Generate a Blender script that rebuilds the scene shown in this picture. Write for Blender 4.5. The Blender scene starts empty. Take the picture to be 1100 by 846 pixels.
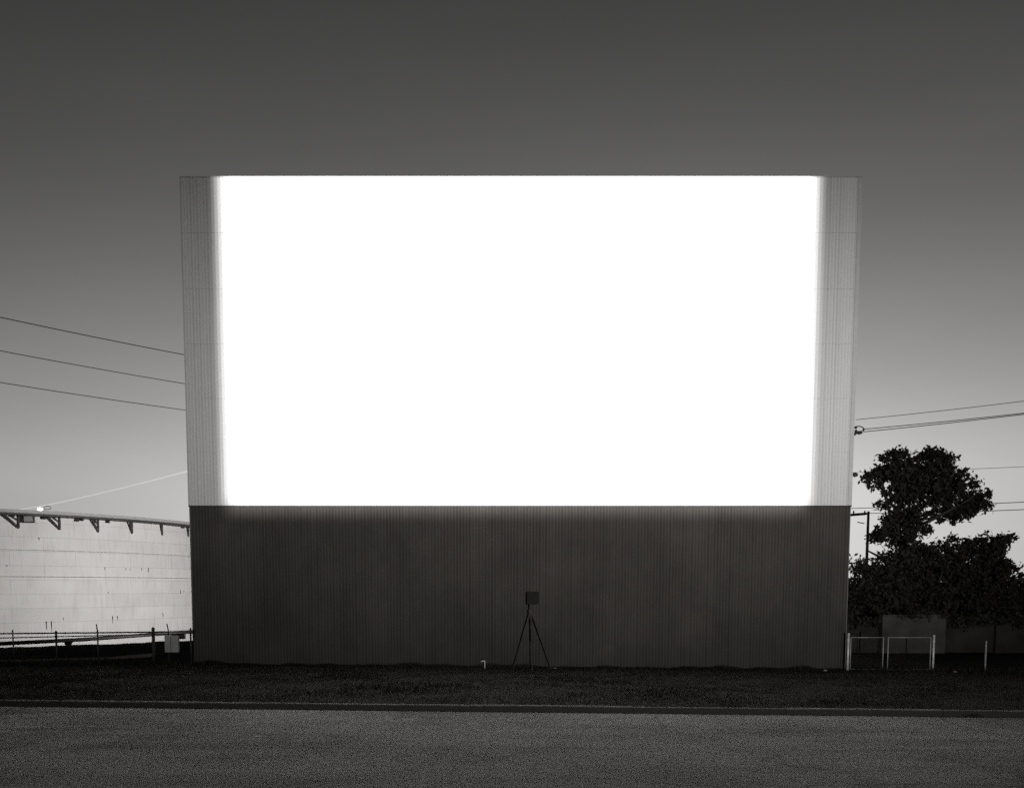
import bpy, math, random
import numpy as np
from mathutils import Vector

random.seed(7)
RNG = np.random.default_rng(7)
C = bpy.context.scene.collection
S = bpy.context.scene
R = math.radians

# ------------------------------------------------------------------ camera model (photo pixels -> world points)
PITCH, F, PX, PY, CAM_H = R(5.0), 1000.0, 520.0, 717.5, 2.57
W0, H0 = 1100.0, 846.0


def ray(u, v):
    dx, up = (u - PX) / F, -(v - PY) / F
    return dx, math.cos(PITCH) + math.sin(PITCH) * up, -math.sin(PITCH) + math.cos(PITCH) * up


def at(u, v, Y):
    x, y, z = ray(u, v)
    return Vector((x / y * Y, Y, CAM_H + z / y * Y))


def ground_hit(u, v, z):
    x, y, zz = ray(u, v)
    t = (z - CAM_H) / zz
    return Vector((x * t, y * t, z))


def smooth(a, b, x):
    t = np.clip((x - a) / (b - a), 0, 1)
    return t * t * (3 - 2 * t)


K0, K1 = ground_hit(0, 758, 0), ground_hit(1100, 770, 0)
KS = (K1.y - K0.y) / (K1.x - K0.x)


def kerb_y(x):                                   # y of the road edge at x
    return K0.y + (x - K0.x) * KS


D = 28.0                                         # distance of the drive-in screen
XL, XR, ZS, ZT = -8.79, 10.93, 4.98, 14.33       # screen edges, paint split height, top


def ground_z(x, y):
    x = np.asarray(x, float); y = np.asarray(y, float)
    yk = K0.y + (x - K0.x) * KS + 0.16
    t = np.clip((y - yk) / (D - yk), 0, 1.3)
    xc = np.clip(x, -16, 15)
    z = 0.125 + t * (0.06 - 0.0095 * xc)
    left = smooth(-7.5, -9.2, x)
    crest = np.clip(0.13 + (x + 16.2) / 6.4 * 0.33, 0.08, 0.5)
    z = z + left * crest * np.exp(-((y - 31.0) / 1.5) ** 2)
    z = z - left * 2.6 * smooth(32.5, 38, y)
    z = np.where(y < yk - 0.05, -0.06, z)
    return z


# ------------------------------------------------------------------ materials
def mat(name, col, rough=0.8, var=0.0, scale=4.0, bump=0.0, bump_scale=60.0, metal=0.0, spec=0.5, stretch=None):
    m = bpy.data.materials.new(name); m.use_nodes = True
    nt = m.node_tree; b = nt.nodes['Principled BSDF']
    b.inputs['Roughness'].default_value = rough
    b.inputs['Metallic'].default_value = metal
    b.inputs['Specular IOR Level'].default_value = spec
    col = (col,) * 3 if isinstance(col, (int, float)) else col
    b.inputs['Base Color'].default_value = (*col, 1)
    tc = nt.nodes.new('ShaderNodeTexCoord')
    src = tc.outputs['Object']
    if stretch:
        mp = nt.nodes.new('ShaderNodeMapping'); mp.inputs['Scale'].default_value = stretch
        nt.links.new(src, mp.inputs[0]); src = mp.outputs[0]
    if var:
        n = nt.nodes.new('ShaderNodeTexNoise'); n.inputs['Scale'].default_value = scale
        n.inputs['Detail'].default_value = 6; n.inputs['Roughness'].default_value = 0.65
        nt.links.new(src, n.inputs['Vector'])
        r = nt.nodes.new('ShaderNodeValToRGB')
        r.color_ramp.elements[0].position = 0.3; r.color_ramp.elements[1].position = 0.7
        r.color_ramp.elements[0].color = (*[c * (1 - var) for c in col], 1)
        r.color_ramp.elements[1].color = (*[min(1, c * (1 + var)) for c in col], 1)
        nt.links.new(n.outputs[0], r.inputs[0]); nt.links.new(r.outputs[0], b.inputs['Base Color'])
    if bump:
        n2 = nt.nodes.new('ShaderNodeTexNoise'); n2.inputs['Scale'].default_value = bump_scale
        n2.inputs['Detail'].default_value = 4
        nt.links.new(src, n2.inputs['Vector'])
        bp = nt.nodes.new('ShaderNodeBump'); bp.inputs['Strength'].default_value = bump
        bp.inputs['Distance'].default_value = 0.02
        nt.links.new(n2.outputs[0], bp.inputs['Height']); nt.links.new(bp.outputs[0], b.inputs['Normal'])
    return m


def g(v):                                        # grey with a trace of warmth, as on a toned print (more in the darks)
    w = 0.02 + 0.15 * max(0.0, 1 - v / 0.3)
    return (v * (1 + w * 0.8), v, v * (1 - w * 0.7))


M = {}
M['white_sheet'] = mat('white_painted_sheet', g(0.80), 0.75, 0.045, 0.8, stretch=(2.2, 1, 0.35))
M['dark_sheet'] = mat('dark_painted_sheet', g(0.067), 0.85, 0.24, 0.7, stretch=(0.9, 1, 0.6), spec=0.25)
M['trim'] = mat('dark_trim', g(0.16), 0.6, 0.2, 3)
M['flashing'] = mat('grey_flashing', g(0.62), 0.6, 0.08, 3)
M['black_metal'] = mat('black_metal', g(0.03), 0.55, 0.2, 6)
M['camera_shadow'] = mat('shadow_black', g(0.022), 0.9, 0.2, 8, spec=0.2)
M['galv'] = mat('galvanised_pipe', g(0.85), 0.45, 0.12, 9, metal=0.25)
M['gate_pipe'] = mat('dull_gate_pipe', g(0.5), 0.5, 0.3, 5, metal=0.2)
M['dull_pipe'] = mat('weathered_pipe', g(0.04), 0.6, 0.25, 6)
M['wire'] = mat('wire_steel', g(0.10), 0.55, 0.1, 9)
M['cable'] = mat('black_cable', g(0.03), 0.6, 0.1, 5)
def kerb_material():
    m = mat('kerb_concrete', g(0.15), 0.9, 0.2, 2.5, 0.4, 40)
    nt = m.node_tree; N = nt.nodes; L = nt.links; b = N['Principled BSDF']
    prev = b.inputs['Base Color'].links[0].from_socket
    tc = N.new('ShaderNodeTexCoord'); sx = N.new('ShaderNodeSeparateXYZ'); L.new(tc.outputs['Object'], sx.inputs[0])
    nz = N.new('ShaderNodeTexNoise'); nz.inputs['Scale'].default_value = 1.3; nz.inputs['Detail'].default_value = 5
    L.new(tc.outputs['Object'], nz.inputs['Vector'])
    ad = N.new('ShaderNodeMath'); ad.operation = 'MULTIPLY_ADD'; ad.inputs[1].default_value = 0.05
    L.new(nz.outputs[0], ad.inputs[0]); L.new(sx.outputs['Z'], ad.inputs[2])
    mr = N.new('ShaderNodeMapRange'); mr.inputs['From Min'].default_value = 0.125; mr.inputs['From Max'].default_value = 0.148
    L.new(ad.outputs[0], mr.inputs['Value'])           # shaded face and lit top edge painted in by height
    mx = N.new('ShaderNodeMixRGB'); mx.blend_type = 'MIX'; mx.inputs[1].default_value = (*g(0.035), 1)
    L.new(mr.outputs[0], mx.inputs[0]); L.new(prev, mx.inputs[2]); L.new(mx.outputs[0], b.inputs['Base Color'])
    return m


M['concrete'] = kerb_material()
M['edging'] = mat('edging_concrete', g(0.12), 0.9, 0.25, 2.5, 0.4, 40)
M['tripod'] = mat('tripod_shadow', g(0.066), 0.6, 0.2, 6, spec=0.2)  # for the tripod's cast shadow
M['block'] = mat('block_wall', g(0.072), 0.9, 0.6, 0.9, 0.4, 20)
M['block_dark'] = mat('block_wall_dark', g(0.03), 0.9, 0.6, 0.9, 0.4, 20)
M['leaf'] = mat('leaf', g(0.035), 0.7, 0.3, 2.0, spec=0.2)
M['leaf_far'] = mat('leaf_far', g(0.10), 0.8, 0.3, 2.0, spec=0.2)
M['bark'] = mat('bark', g(0.05), 0.9, 0.3, 6, 0.5, 20)
M['grass'] = mat('grass_blades', g(0.031), 0.75, 0.6, 0.8, spec=0.15, stretch=(0.35, 1, 1))
M['soil'] = mat('soil_turf', g(0.026), 0.95, 0.45, 0.9, 0.8, 12, spec=0.1)
M['paper'] = mat('pale_scrap', g(0.7), 0.8, 0.1, 9)
M['tank_dark'] = mat('tank_dark_steel', g(0.045), 0.6, 0.2, 3)
M['tank_grey'] = mat('tank_rim_grey', g(0.42), 0.6, 0.12, 3)
M['tank_line'] = mat('tank_seam', g(0.40), 0.7, 0.2, 3)
M['box_grey'] = mat('box_grey', g(0.42), 0.7, 0.18, 5)


def groove_shade(m, pitch, x_off, amount):
    # rib shade painted into the valleys of the corrugation, varying from rib to rib
    nt = m.node_tree; N = nt.nodes; L = nt.links; b = N['Principled BSDF']
    prev = b.inputs['Base Color'].links[0].from_socket
    tc = N.new('ShaderNodeTexCoord'); sx = N.new('ShaderNodeSeparateXYZ'); L.new(tc.outputs['Object'], sx.inputs[0])

    def mt(op, a, c):
        n = N.new('ShaderNodeMath'); n.operation = op
        for i, q in enumerate((a, c)):
            if isinstance(q, (int, float)):
                n.inputs[i].default_value = q
            else:
                L.new(q, n.inputs[i])
        return n.outputs[0]
    ribs = mt('DIVIDE', mt('ADD', sx.outputs['X'], x_off), pitch)
    d = mt('ABSOLUTE', mt('SUBTRACT', mt('FRACT', ribs, 0), 0.5), 0)
    mr = N.new('ShaderNodeMapRange'); mr.inputs['From Min'].default_value = 0.10; mr.inputs['From Max'].default_value = 0.27
    mr.inputs['To Min'].default_value = 1.0; mr.inputs['To Max'].default_value = 0.0; L.new(d, mr.inputs['Value'])
    wn = N.new('ShaderNodeTexWhiteNoise'); wn.noise_dimensions = '1D'; L.new(mt('FLOOR', ribs, 0), wn.inputs['W'])
    fac = mt('MULTIPLY', mr.outputs[0], mt('ADD', mt('MULTIPLY', wn.outputs['Value'], amount), amount * 0.5))
    mx = N.new('ShaderNodeMixRGB'); mx.blend_type = 'MULTIPLY'; mx.inputs[2].default_value = (0.30, 0.29, 0.28, 1)
    L.new(fac, mx.inputs[0]); L.new(prev, mx.inputs[1]); L.new(mx.outputs[0], b.inputs['Base Color'])


groove_shade(M['white_sheet'], 0.095, 1.07, 0.20)
groove_shade(M['dark_sheet'], 0.095, 1.07, 0.20)


def tank_material():
    m = bpy.data.materials.new('tank_white_paint'); m.use_nodes = True
    nt = m.node_tree; N = nt.nodes; L = nt.links
    b = N['Principled BSDF']; b.inputs['Roughness'].default_value = 0.6
    uv = N.new('ShaderNodeUVMap'); uv.uv_map = 'UVMap'
    br = N.new('ShaderNodeTexBrick')
    br.offset = 0.5; br.squash = 1.0
    for k, v in (('Scale', 1.0), ('Mortar Size', 0.024), ('Mortar Smooth', 0.6), ('Bias', 0.0),
                 ('Brick Width', 4.6), ('Row Height', 1.02)):
        br.inputs[k].default_value = v
    br.inputs['Color1'].default_value = (*g(0.79), 1)
    br.inputs['Color2'].default_value = (*g(0.74), 1)
    br.inputs['Mortar'].default_value = (*g(0.58), 1)
    L.new(uv.outputs[0], br.inputs['Vector'])
    # weathering: large blotches and vertical run marks
    n = N.new('ShaderNodeTexNoise'); n.inputs['Scale'].default_value = 0.6; n.inputs['Detail'].default_value = 7
    L.new(uv.outputs[0], n.inputs['Vector'])
    r1 = N.new('ShaderNodeValToRGB'); r1.color_ramp.elements[0].color = (0.80, 0.79, 0.78, 1)
    r1.color_ramp.elements[0].position = 0.3; r1.color_ramp.elements[1].position = 0.65
    L.new(n.outputs[0], r1.inputs[0])
    mp = N.new('ShaderNodeMapping'); mp.inputs['Scale'].default_value = (2.4, 0.30, 1)
    L.new(uv.outputs[0], mp.inputs[0])
    n2 = N.new('ShaderNodeTexNoise'); n2.inputs['Scale'].default_value = 1.6; n2.inputs['Detail'].default_value = 5
    L.new(mp.outputs[0], n2.inputs['Vector'])
    r2 = N.new('ShaderNodeValToRGB'); r2.color_ramp.elements[0].color = (0.78, 0.77, 0.76, 1)
    r2.color_ramp.elements[0].position = 0.33; r2.color_ramp.elements[1].position = 0.50
    L.new(n2.outputs[0], r2.inputs[0])
    prev = br.outputs['Color']
    for r in (r1, r2):
        mx = N.new('ShaderNodeMixRGB'); mx.blend_type = 'MULTIPLY'; mx.inputs[0].default_value = 0.42
        L.new(prev, mx.inputs[1]); L.new(r.outputs[0], mx.inputs[2]); prev = mx.outputs[0]
    L.new(prev, b.inputs['Base Color'])
    return m


M['tank'] = tank_material()


def road_material():
    m = bpy.data.materials.new('asphalt'); m.use_nodes = True
    nt = m.node_tree; N = nt.nodes; L = nt.links
    b = N['Principled BSDF']; b.inputs['Roughness'].default_value = 0.85
    b.inputs['Specular IOR Level'].default_value = 0.3
    tc = N.new('ShaderNodeTexCoord'); P = tc.outputs['Object']

    def noise(scale, detail=6, rough=0.6, stretch=None):
        n = N.new('ShaderNodeTexNoise'); n.inputs['Scale'].default_value = scale
        n.inputs['Detail'].default_value = detail; n.inputs['Roughness'].default_value = rough
        if stretch:
            mp = N.new('ShaderNodeMapping'); mp.inputs['Scale'].default_value = stretch
            L.new(P, mp.inputs[0]); L.new(mp.outputs[0], n.inputs['Vector'])
        else:
            L.new(P, n.inputs['Vector'])
        return n.outputs[0]

    def ramp(src, p0, c0, p1, c1):
        r = N.new('ShaderNodeValToRGB')
        r.color_ramp.elements[0].position = p0; r.color_ramp.elements[0].color = (c0 * 1.005, c0, c0 * 0.99, 1)
        r.color_ramp.elements[1].position = p1; r.color_ramp.elements[1].color = (c1 * 1.005, c1, c1 * 0.99, 1)
        L.new(src, r.inputs[0]); return r.outputs[0]

    def mul(a, c, fac=1.0):
        x = N.new('ShaderNodeMixRGB'); x.blend_type = 'MULTIPLY'; x.inputs[0].default_value = fac
        L.new(a, x.inputs[1]); L.new(c, x.inputs[2]); return x.outputs[0]

    base = ramp(noise(34, 8, 0.75), 0.30, 0.27, 0.72, 0.42)          # pale aggregate in dark binder
    base = mul(base, ramp(noise(0.30, 5, 0.6), 0.36, 0.45, 0.62, 1.0))
    base = mul(base, ramp(noise(1.0, 6, 0.6, (0.12, 1.6, 1)), 0.38, 0.66, 0.60, 1.0))   # wheel-track wear along the road
    base = mul(base, ramp(noise(2.2, 7, 0.75), 0.30, 0.70, 0.45, 1.0), 0.7)              # stains
    # wandering cracks, sealed here and there
    wp = N.new('ShaderNodeTexNoise'); wp.inputs['Scale'].default_value = 0.9; wp.inputs['Detail'].default_value = 4
    L.new(P, wp.inputs['Vector'])
    av = N.new('ShaderNodeMixRGB'); av.blend_type = 'ADD'; av.inputs[0].default_value = 1.6
    L.new(P, av.inputs[1]); L.new(wp.outputs['Color'], av.inputs[2])
    ck = N.new('ShaderNodeTexVoronoi'); ck.feature = 'DISTANCE_TO_EDGE'; ck.inputs['Scale'].default_value = 0.22
    L.new(av.outputs[0], ck.inputs['Vector'])
    base = mul(base, ramp(ck.outputs['Distance'], 0.0, 0.40, 0.012, 1.0), 0.8)
    base = mul(base, ramp(noise(5.5, 4, 0.7, (0.35, 1.2, 1)), 0.60, 1.0, 0.74, 1.35), 0.8)   # pale scuffs
    L.new(base, b.inputs['Base Color'])
    vo = N.new('ShaderNodeTexVoronoi'); vo.inputs['Scale'].default_value = 55
    L.new(P, vo.inputs['Vector'])
    bp = N.new('ShaderNodeBump'); bp.inputs['Strength'].default_value = 0.3; bp.inputs['Distance'].default_value = 0.008
    L.new(vo.outputs[0], bp.inputs['Height']); L.new(bp.outputs[0], b.inputs['Normal'])
    return m


M['road'] = road_material()


def emit_mat(name, col, s):
    m = bpy.data.materials.new(name); m.use_nodes = True
    b = m.node_tree.nodes['Principled BSDF']
    b.inputs['Emission Color'].default_value = (*col, 1); b.inputs['Emission Strength'].default_value = s
    return m


M['glow_line'] = emit_mat('glowing_line', (1, 0.99, 0.97), 0.55)
M['lamp'] = emit_mat('lit_lamp', (1, 0.99, 0.97), 4.0)

# ------------------------------------------------------------------ mesh helpers


class MB:
    def __init__(self):
        self.v, self.f = [], []

    def box(self, lo, hi):
        x0, y0, z0 = lo; x1, y1, z1 = hi; n = len(self.v)
        self.v += [(x0, y0, z0), (x1, y0, z0), (x1, y1, z0), (x0, y1, z0), (x0, y0, z1), (x1, y0, z1), (x1, y1, z1), (x0, y1, z1)]
        self.f += [(n, n + 3, n + 2, n + 1), (n + 4, n + 5, n + 6, n + 7), (n, n + 1, n + 5, n + 4),
                   (n + 1, n + 2, n + 6, n + 5), (n + 2, n + 3, n + 7, n + 6), (n + 3, n, n + 4, n + 7)]
        return self

    def tube(self, pts, r, seg=8, cap=True):
        pts = [Vector(p) for p in pts]; n0 = len(self.v)
        rs = r if isinstance(r, (list, tuple)) else [r] * len(pts)
        for i, p in enumerate(pts):
            d = (pts[min(i + 1, len(pts) - 1)] - pts[max(i - 1, 0)]).normalized()
            a = Vector((0, 0, 1)) if abs(d.z) < 0.9 else Vector((1, 0, 0))
            u = d.cross(a).normalized(); w = d.cross(u).normalized()
            for k in range(seg):
                t = 2 * math.pi * k / seg
                self.v.append(tuple(p + (u * math.cos(t) + w * math.sin(t)) * rs[i]))
        for i in range(len(pts) - 1):
            for k in range(seg):
                a, b = n0 + i * seg + k, n0 + i * seg + (k + 1) % seg
                self.f.append((a, b, b + seg, a + seg))
        if cap:
            self.f.append(tuple(n0 + k for k in range(seg))[::-1])
            self.f.append(tuple(n0 + (len(pts) - 1) * seg + k for k in range(seg)))
        return self

    def lathe(self, prof, c, seg=32, a0=0.0, a1=2 * math.pi):
        n0 = len(self.v); closed = abs(a1 - a0 - 2 * math.pi) < 1e-6
        cols = seg if closed else seg + 1
        for (r, z) in prof:
            for k in range(cols):
                t = a0 + (a1 - a0) * k / seg
                self.v.append((c[0] + r * math.cos(t), c[1] + r * math.sin(t), z))
        for i in range(len(prof) - 1):
            for k in range(seg):
                a = n0 + i * cols + k; b = n0 + i * cols + (k + 1) % cols
                self.f.append((a, b, b + cols, a + cols))
        return self

    def ball(self, c, r, seg=10, sc=(1, 1, 1)):
        n0 = len(self.v); rings = seg // 2
        for i in range(rings + 1):
            ph = math.pi * i / rings
            for k in range(seg):
                t = 2 * math.pi * k / seg
                self.v.append((c[0] + r * sc[0] * math.sin(ph) * math.cos(t), c[1] + r * sc[1] * math.sin(ph) * math.sin(t), c[2] + r * sc[2] * math.cos(ph)))
        for i in range(rings):
            for k in range(seg):
                a = n0 + i * seg + k; b = n0 + i * seg + (k + 1) % seg
                self.f.append((a, b, b + seg, a + seg))
        return self

    def build(self, name, m, parent=None, smooth_shade=False, bevel=0.0):
        me = bpy.data.meshes.new(name)
        org = parent.location if parent is not None else Vector((0, 0, 0))
        me.from_pydata([tuple(Vector(v) - org) for v in self.v], [], self.f)
        me.materials.append(m); me.update()
        if smooth_shade:
            me.shade_smooth()
        o = bpy.data.objects.new(name, me); C.objects.link(o)
        if parent is not None:
            o.parent = parent
        if bevel:
            b = o.modifiers.new('bevel', 'BEVEL'); b.width = bevel; b.segments = 2; b.limit_method = 'ANGLE'
        return o


def tri_mesh(name, verts, faces, m, parent=None):
    me = bpy.data.meshes.new(name)
    nv, nf, k = len(verts), len(faces), faces.shape[1]
    me.vertices.add(nv); me.vertices.foreach_set('co', np.asarray(verts, np.float32).ravel())
    me.loops.add(nf * k); me.loops.foreach_set('vertex_index', faces.astype(np.int32).ravel())
    me.polygons.add(nf); me.polygons.foreach_set('loop_start', np.arange(0, nf * k, k, dtype=np.int32))
    me.update(calc_edges=True); me.validate(); me.materials.append(m)
    o = bpy.data.objects.new(name, me); C.objects.link(o)
    if parent is not None:
        o.parent = parent
    return o


def tag(o, label, cat, group=None):
    o['label'] = label; o['category'] = cat
    if group:
        o['group'] = group
    return o


def thing(name, label, cat, loc, group=None):
    o = bpy.data.objects.new(name, None); C.objects.link(o); o.location = loc
    o.empty_display_size = 0.3
    return tag(o, label, cat, group)


def origin_to(o, p):                             # move a single-mesh thing's origin to p
    p = Vector(p)
    for v in o.data.vertices:
        v.co -= p
    o.location = p
    return o


def gp(u, Y):                                    # ground point under picture column u at distance Y
    p = at(u, 700, Y); p.z = float(ground_z(p.x, p.y)); return p


# ------------------------------------------------------------------ terrain, road, kerb
def grid_mesh(name, xs, ys, zf, m):
    X, Y = np.meshgrid(xs, ys); Z = zf(X, Y)
    v = np.stack([X.ravel(), Y.ravel(), Z.ravel()], 1); nx, ny = len(xs), len(ys)
    i = (np.arange(ny - 1)[:, None] * nx + np.arange(nx - 1)[None, :]).ravel()
    f = np.stack([i, i + 1, i + nx + 1, i + nx], 1)
    o = tri_mesh(name, v, f, m); o['kind'] = 'structure'; return o


def spread(a, b, step, far):
    core = list(np.arange(a, b + 1e-6, step)); out = []
    s, x = step, b
    while x < far:
        s *= 1.5; x += s; out.append(x)
    lo, s, x = [], step, a
    while x > -far:
        s *= 1.5; x -= s; lo.append(x)
    return np.array(lo[::-1] + core + out)


def ground_far(X, Y):
    z = ground_z(X, Y)
    rough = 0.018 * np.sin(X * 1.7 + np.sin(Y * 1.1) * 2) * np.sin(Y * 2.3 + X * 0.6) + 0.012 * np.sin(X * 5.1) * np.sin(Y * 4.3)
    return z + np.where((Y > 20.5) & (Y < 60) & (np.abs(X) < 60), rough, 0)


def verge_grid():
    # a strip whose front edge follows the back of the kerb, so the step is clean
    xs = spread(-30, 30, 0.3, 2000)
    off = np.array([0.0, 0.01, 0.06] + list(np.arange(0.3, 18, 0.3)) + list(np.arange(18.5, 45, 1.0)) + [50, 60, 80, 120, 200, 400, 900, 2200])
    X = np.repeat(xs[None, :], len(off), 0)
    yk = K0.y + (X - K0.x) * KS + 0.16
    Y = yk + off[:, None]
    Z = ground_far(X, Y); Z[0, :] = -0.06
    v = np.stack([X.ravel(), Y.ravel(), Z.ravel()], 1); nx, ny = len(xs), len(off)
    i = (np.arange(ny - 1)[:, None] * nx + np.arange(nx - 1)[None, :]).ravel()
    f = np.stack([i, i + 1, i + nx + 1, i + nx], 1)
    # near side: flat sheet under the road and far behind the camera
    n = len(v)
    ya, yb = -1500.0, -1500.0
    ex0, ex1 = xs[0], xs[-1]
    v = np.vstack([v, [[ex0, ya, -0.06], [ex1, yb, -0.06], [ex1, kerb_y(ex1) + 0.16, -0.06], [ex0, kerb_y(ex0) + 0.16, -0.06]]])
    f = np.vstack([f, [[n, n + 1, n + 2, n + 3]]])
    o = tri_mesh('ground', v, f, M['soil']); o['kind'] = 'structure'
    for p in o.data.polygons:
        p.use_smooth = True
    return o


verge_grid()
rd = MB()
xs_r = [-300, -60, -20, 0, 20, 60, 300]
for i in range(len(xs_r) - 1):
    n = len(rd.v)
    for x, y in ((xs_r[i], -14), (xs_r[i + 1], -14), (xs_r[i + 1], kerb_y(xs_r[i + 1]) + 0.005), (xs_r[i], kerb_y(xs_r[i]) + 0.005)):
        rd.v.append((x, y, 0.0))
    rd.f.append((n, n + 1, n + 2, n + 3))
o = rd.build('road', M['road']); o['kind'] = 'structure'

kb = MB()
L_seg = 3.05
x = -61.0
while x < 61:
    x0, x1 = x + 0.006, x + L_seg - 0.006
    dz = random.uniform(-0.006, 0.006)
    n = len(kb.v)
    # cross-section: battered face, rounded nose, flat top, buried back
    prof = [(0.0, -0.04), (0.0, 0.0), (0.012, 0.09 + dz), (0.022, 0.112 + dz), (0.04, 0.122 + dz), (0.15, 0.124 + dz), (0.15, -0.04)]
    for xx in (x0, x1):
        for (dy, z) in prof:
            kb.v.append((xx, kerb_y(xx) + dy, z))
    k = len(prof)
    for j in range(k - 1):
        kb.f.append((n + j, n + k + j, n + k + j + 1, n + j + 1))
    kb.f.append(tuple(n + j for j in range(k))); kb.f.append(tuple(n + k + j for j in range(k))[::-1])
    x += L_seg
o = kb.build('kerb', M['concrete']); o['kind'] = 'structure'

# low concrete edging along the foot of the bank on the left
eg = MB()
pts = [(-26, 26.6), (-19, 27.1), (-14.5, 27.5), (-11.6, 28.5), (-10.4, 29.2)]
for (xa, ya), (xb, yb) in zip(pts[:-1], pts[1:]):
    za, zb = float(ground_z(xa, ya)), float(ground_z(xb, yb)); n = len(eg.v)
    for (px_, py_, pz_) in ((xa, ya, za), (xb, yb, zb)):
        eg.v += [(px_, py_, pz_ - 0.1), (px_, py_, pz_ + 0.07), (px_, py_ + 0.22, pz_ + 0.085), (px_, py_ + 0.22, pz_ - 0.1)]
    for j in range(3):
        eg.f.append((n + j, n + 4 + j, n + 5 + j, n + 1 + j))
o = eg.build('concrete_edging', M['edging']); o['kind'] = 'structure'

# ------------------------------------------------------------------ grass (stuff)


def grass():
    n = 150000
    x = RNG.uniform(-20, 22, n); yk = K0.y + (x - K0.x) * KS + 0.24
    y = yk + RNG.random(n) ** 1.1 * (30.5 - yk)
    onx = (x > XL - 0.05) & (x < XR + 0.05) & (y > D - 0.12)
    x, y = x[~onx], y[~onx]
    # patchiness
    p = np.sin(x * 0.9 + 1.3 * np.sin(y * 0.7)) * np.sin(y * 1.1 + 0.8 * np.sin(x * 0.43)) + 0.5 * np.sin(x * 2.7 + y) * np.sin(y * 3.1 - x * 0.4)
    keep = RNG.random(len(x)) < np.clip(0.62 + 0.35 * p, 0.12, 1)
    x, y, p = x[keep], y[keep], p[keep]
    hgt = RNG.uniform(0.025, 0.085, len(x)) * (1 + 0.35 * np.clip(p, -1, 1))
    tall = RNG.random(len(x)) < 0.012
    hgt[tall] *= RNG.uniform(1.5, 2.6, tall.sum())
    # weeds along the foot of the wall and the fence lines
    m = 9000
    wx = RNG.uniform(XL - 0.3, XR + 0.3, m); wy = D - 0.08 - np.abs(RNG.normal(0, 0.16, m))
    cl = np.sin(wx * 2.1) + np.sin(wx * 5.3 + 1) + np.sin(wx * 0.7 + 2)
    wh = RNG.uniform(0.03, 0.10, m) * np.clip(0.8 + 0.35 * cl, 0.3, 2)
    m2 = 6000
    fx = np.concatenate([RNG.uniform(-19, XL, m2 // 2), RNG.uniform(XR, 20, m2 // 2)])
    fy = 27.55 + RNG.normal(0, 0.35, len(fx))
    fh = RNG.uniform(0.05, 0.2, len(fx))
    m3 = 1500                                    # tufts leaning over the kerb
    kx = RNG.uniform(-19, 20, m3); ky = K0.y + (kx - K0.x) * KS + 0.20 + np.abs(RNG.normal(0, 0.05, m3))
    kh = RNG.uniform(0.02, 0.06, m3)
    x = np.concatenate([x, wx, fx, kx]); y = np.concatenate([y, wy, fy, ky]); hgt = np.concatenate([hgt, wh, fh, kh])
    z = ground_z(x, y) - 0.01
    n = len(x)
    a = RNG.uniform(0, 2 * np.pi, n); w = RNG.uniform(0.004, 0.011, n) * (1 + hgt * 4)
    lean = hgt * RNG.uniform(0.1, 0.9, n); b = RNG.uniform(0, 2 * np.pi, n)
    v = np.empty((n, 3, 3))
    v[:, 0] = np.stack([x - np.cos(a) * w, y - np.sin(a) * w, z], 1)
    v[:, 1] = np.stack([x + np.cos(a) * w, y + np.sin(a) * w, z], 1)
    v[:, 2] = np.stack([x + np.cos(b) * lean, y + np.sin(b) * lean, z + hgt], 1)
    f = np.arange(n * 3).reshape(n, 3)
    o = tri_mesh('grass', v.reshape(-1, 3), f, M['grass']); o['kind'] = 'stuff'
    o['label'] = 'dark rough grass on the verge below the screen wall'


grass()

# ------------------------------------------------------------------ the drive-in screen
scr = thing('drive_in_screen', 'huge drive-in cinema screen with a blank glowing white picture above a black corrugated base',
            'cinema screen', (1.07, D, 0.0))


def corrugated(z_rows, x0, x1, y, pitch=0.095, amp=0.009, lap=0.010, wob=0.0):
    per = 12; n = int((x1 - x0) / pitch) * per
    xs = np.linspace(x0, x1, n + 1)
    ph = (xs / pitch) % 1.0                       # flat pans with a V groove between them
    jit = 1 + 0.35 * np.sin(np.floor(xs / pitch) * 12.9898) * np.sin(np.floor(xs / pitch) * 4.1)
    prof = amp * 2.6 * jit * np.clip(np.abs(ph - 0.5) / 0.26 - 1, -1, 0) + 0.003 * np.sin(np.floor(xs / pitch) * 7.7)
    # sheet widths: every ~0.8 m a side lap stands a little proud
    side = 0.004 * (np.floor((xs - x0) / 0.81) % 2)
    vs, fs = [], []
    for (za, zb) in zip(z_rows[:-1], z_rows[1:]):
        base = len(vs)
        tilt = RNG.normal(0, wob, 2)
        for (z, dy) in ((za, -lap), (zb, 0.0)):
            for xx, p, s in zip(xs, prof, side):
                vs.append((xx, y - p - s + dy, z))
        m = len(xs)
        for i in range(m - 1):
            fs.append((base + i, base + i + 1, base + m + i + 1, base + m + i))
    b = MB(); b.v, b.f = vs, fs
    return b


rows = [ZS, 6.53, 8.09, 9.65, 11.21, 12.79, ZT]
corrugated(rows, XL + 0.02, XR - 0.12, D).build('projection_surface', M['white_sheet'], scr, True)
corrugated([-0.2, 2.45, ZS - 0.03], XL + 0.04, XR - 0.03, D + 0.03, lap=0.008).build('base_wall', M['dark_sheet'], scr, True)
MB().box((XL, D - 0.03, ZS - 0.035), (XR, D + 0.06, ZS - 0.003)).build('ledge_trim', M['black_metal'], scr, bevel=0.004)
MB().box((XL, D - 0.03, ZT + 0.003), (XR, D + 1.5, ZT + 0.026)).build('top_cap', M['flashing'], scr, bevel=0.006)
MB().box((XR - 0.117, D - 0.018, ZS + 0.003), (XR - 0.002, D + 0.05, ZT)).build('corner_flashing', M['flashing'], scr, bevel=0.004)
MB().box((XL, D - 0.022, ZS + 0.003), (XL + 0.04, D + 0.05, ZT)).build('corner_flashing', M['flashing'], scr, bevel=0.004)
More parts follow.
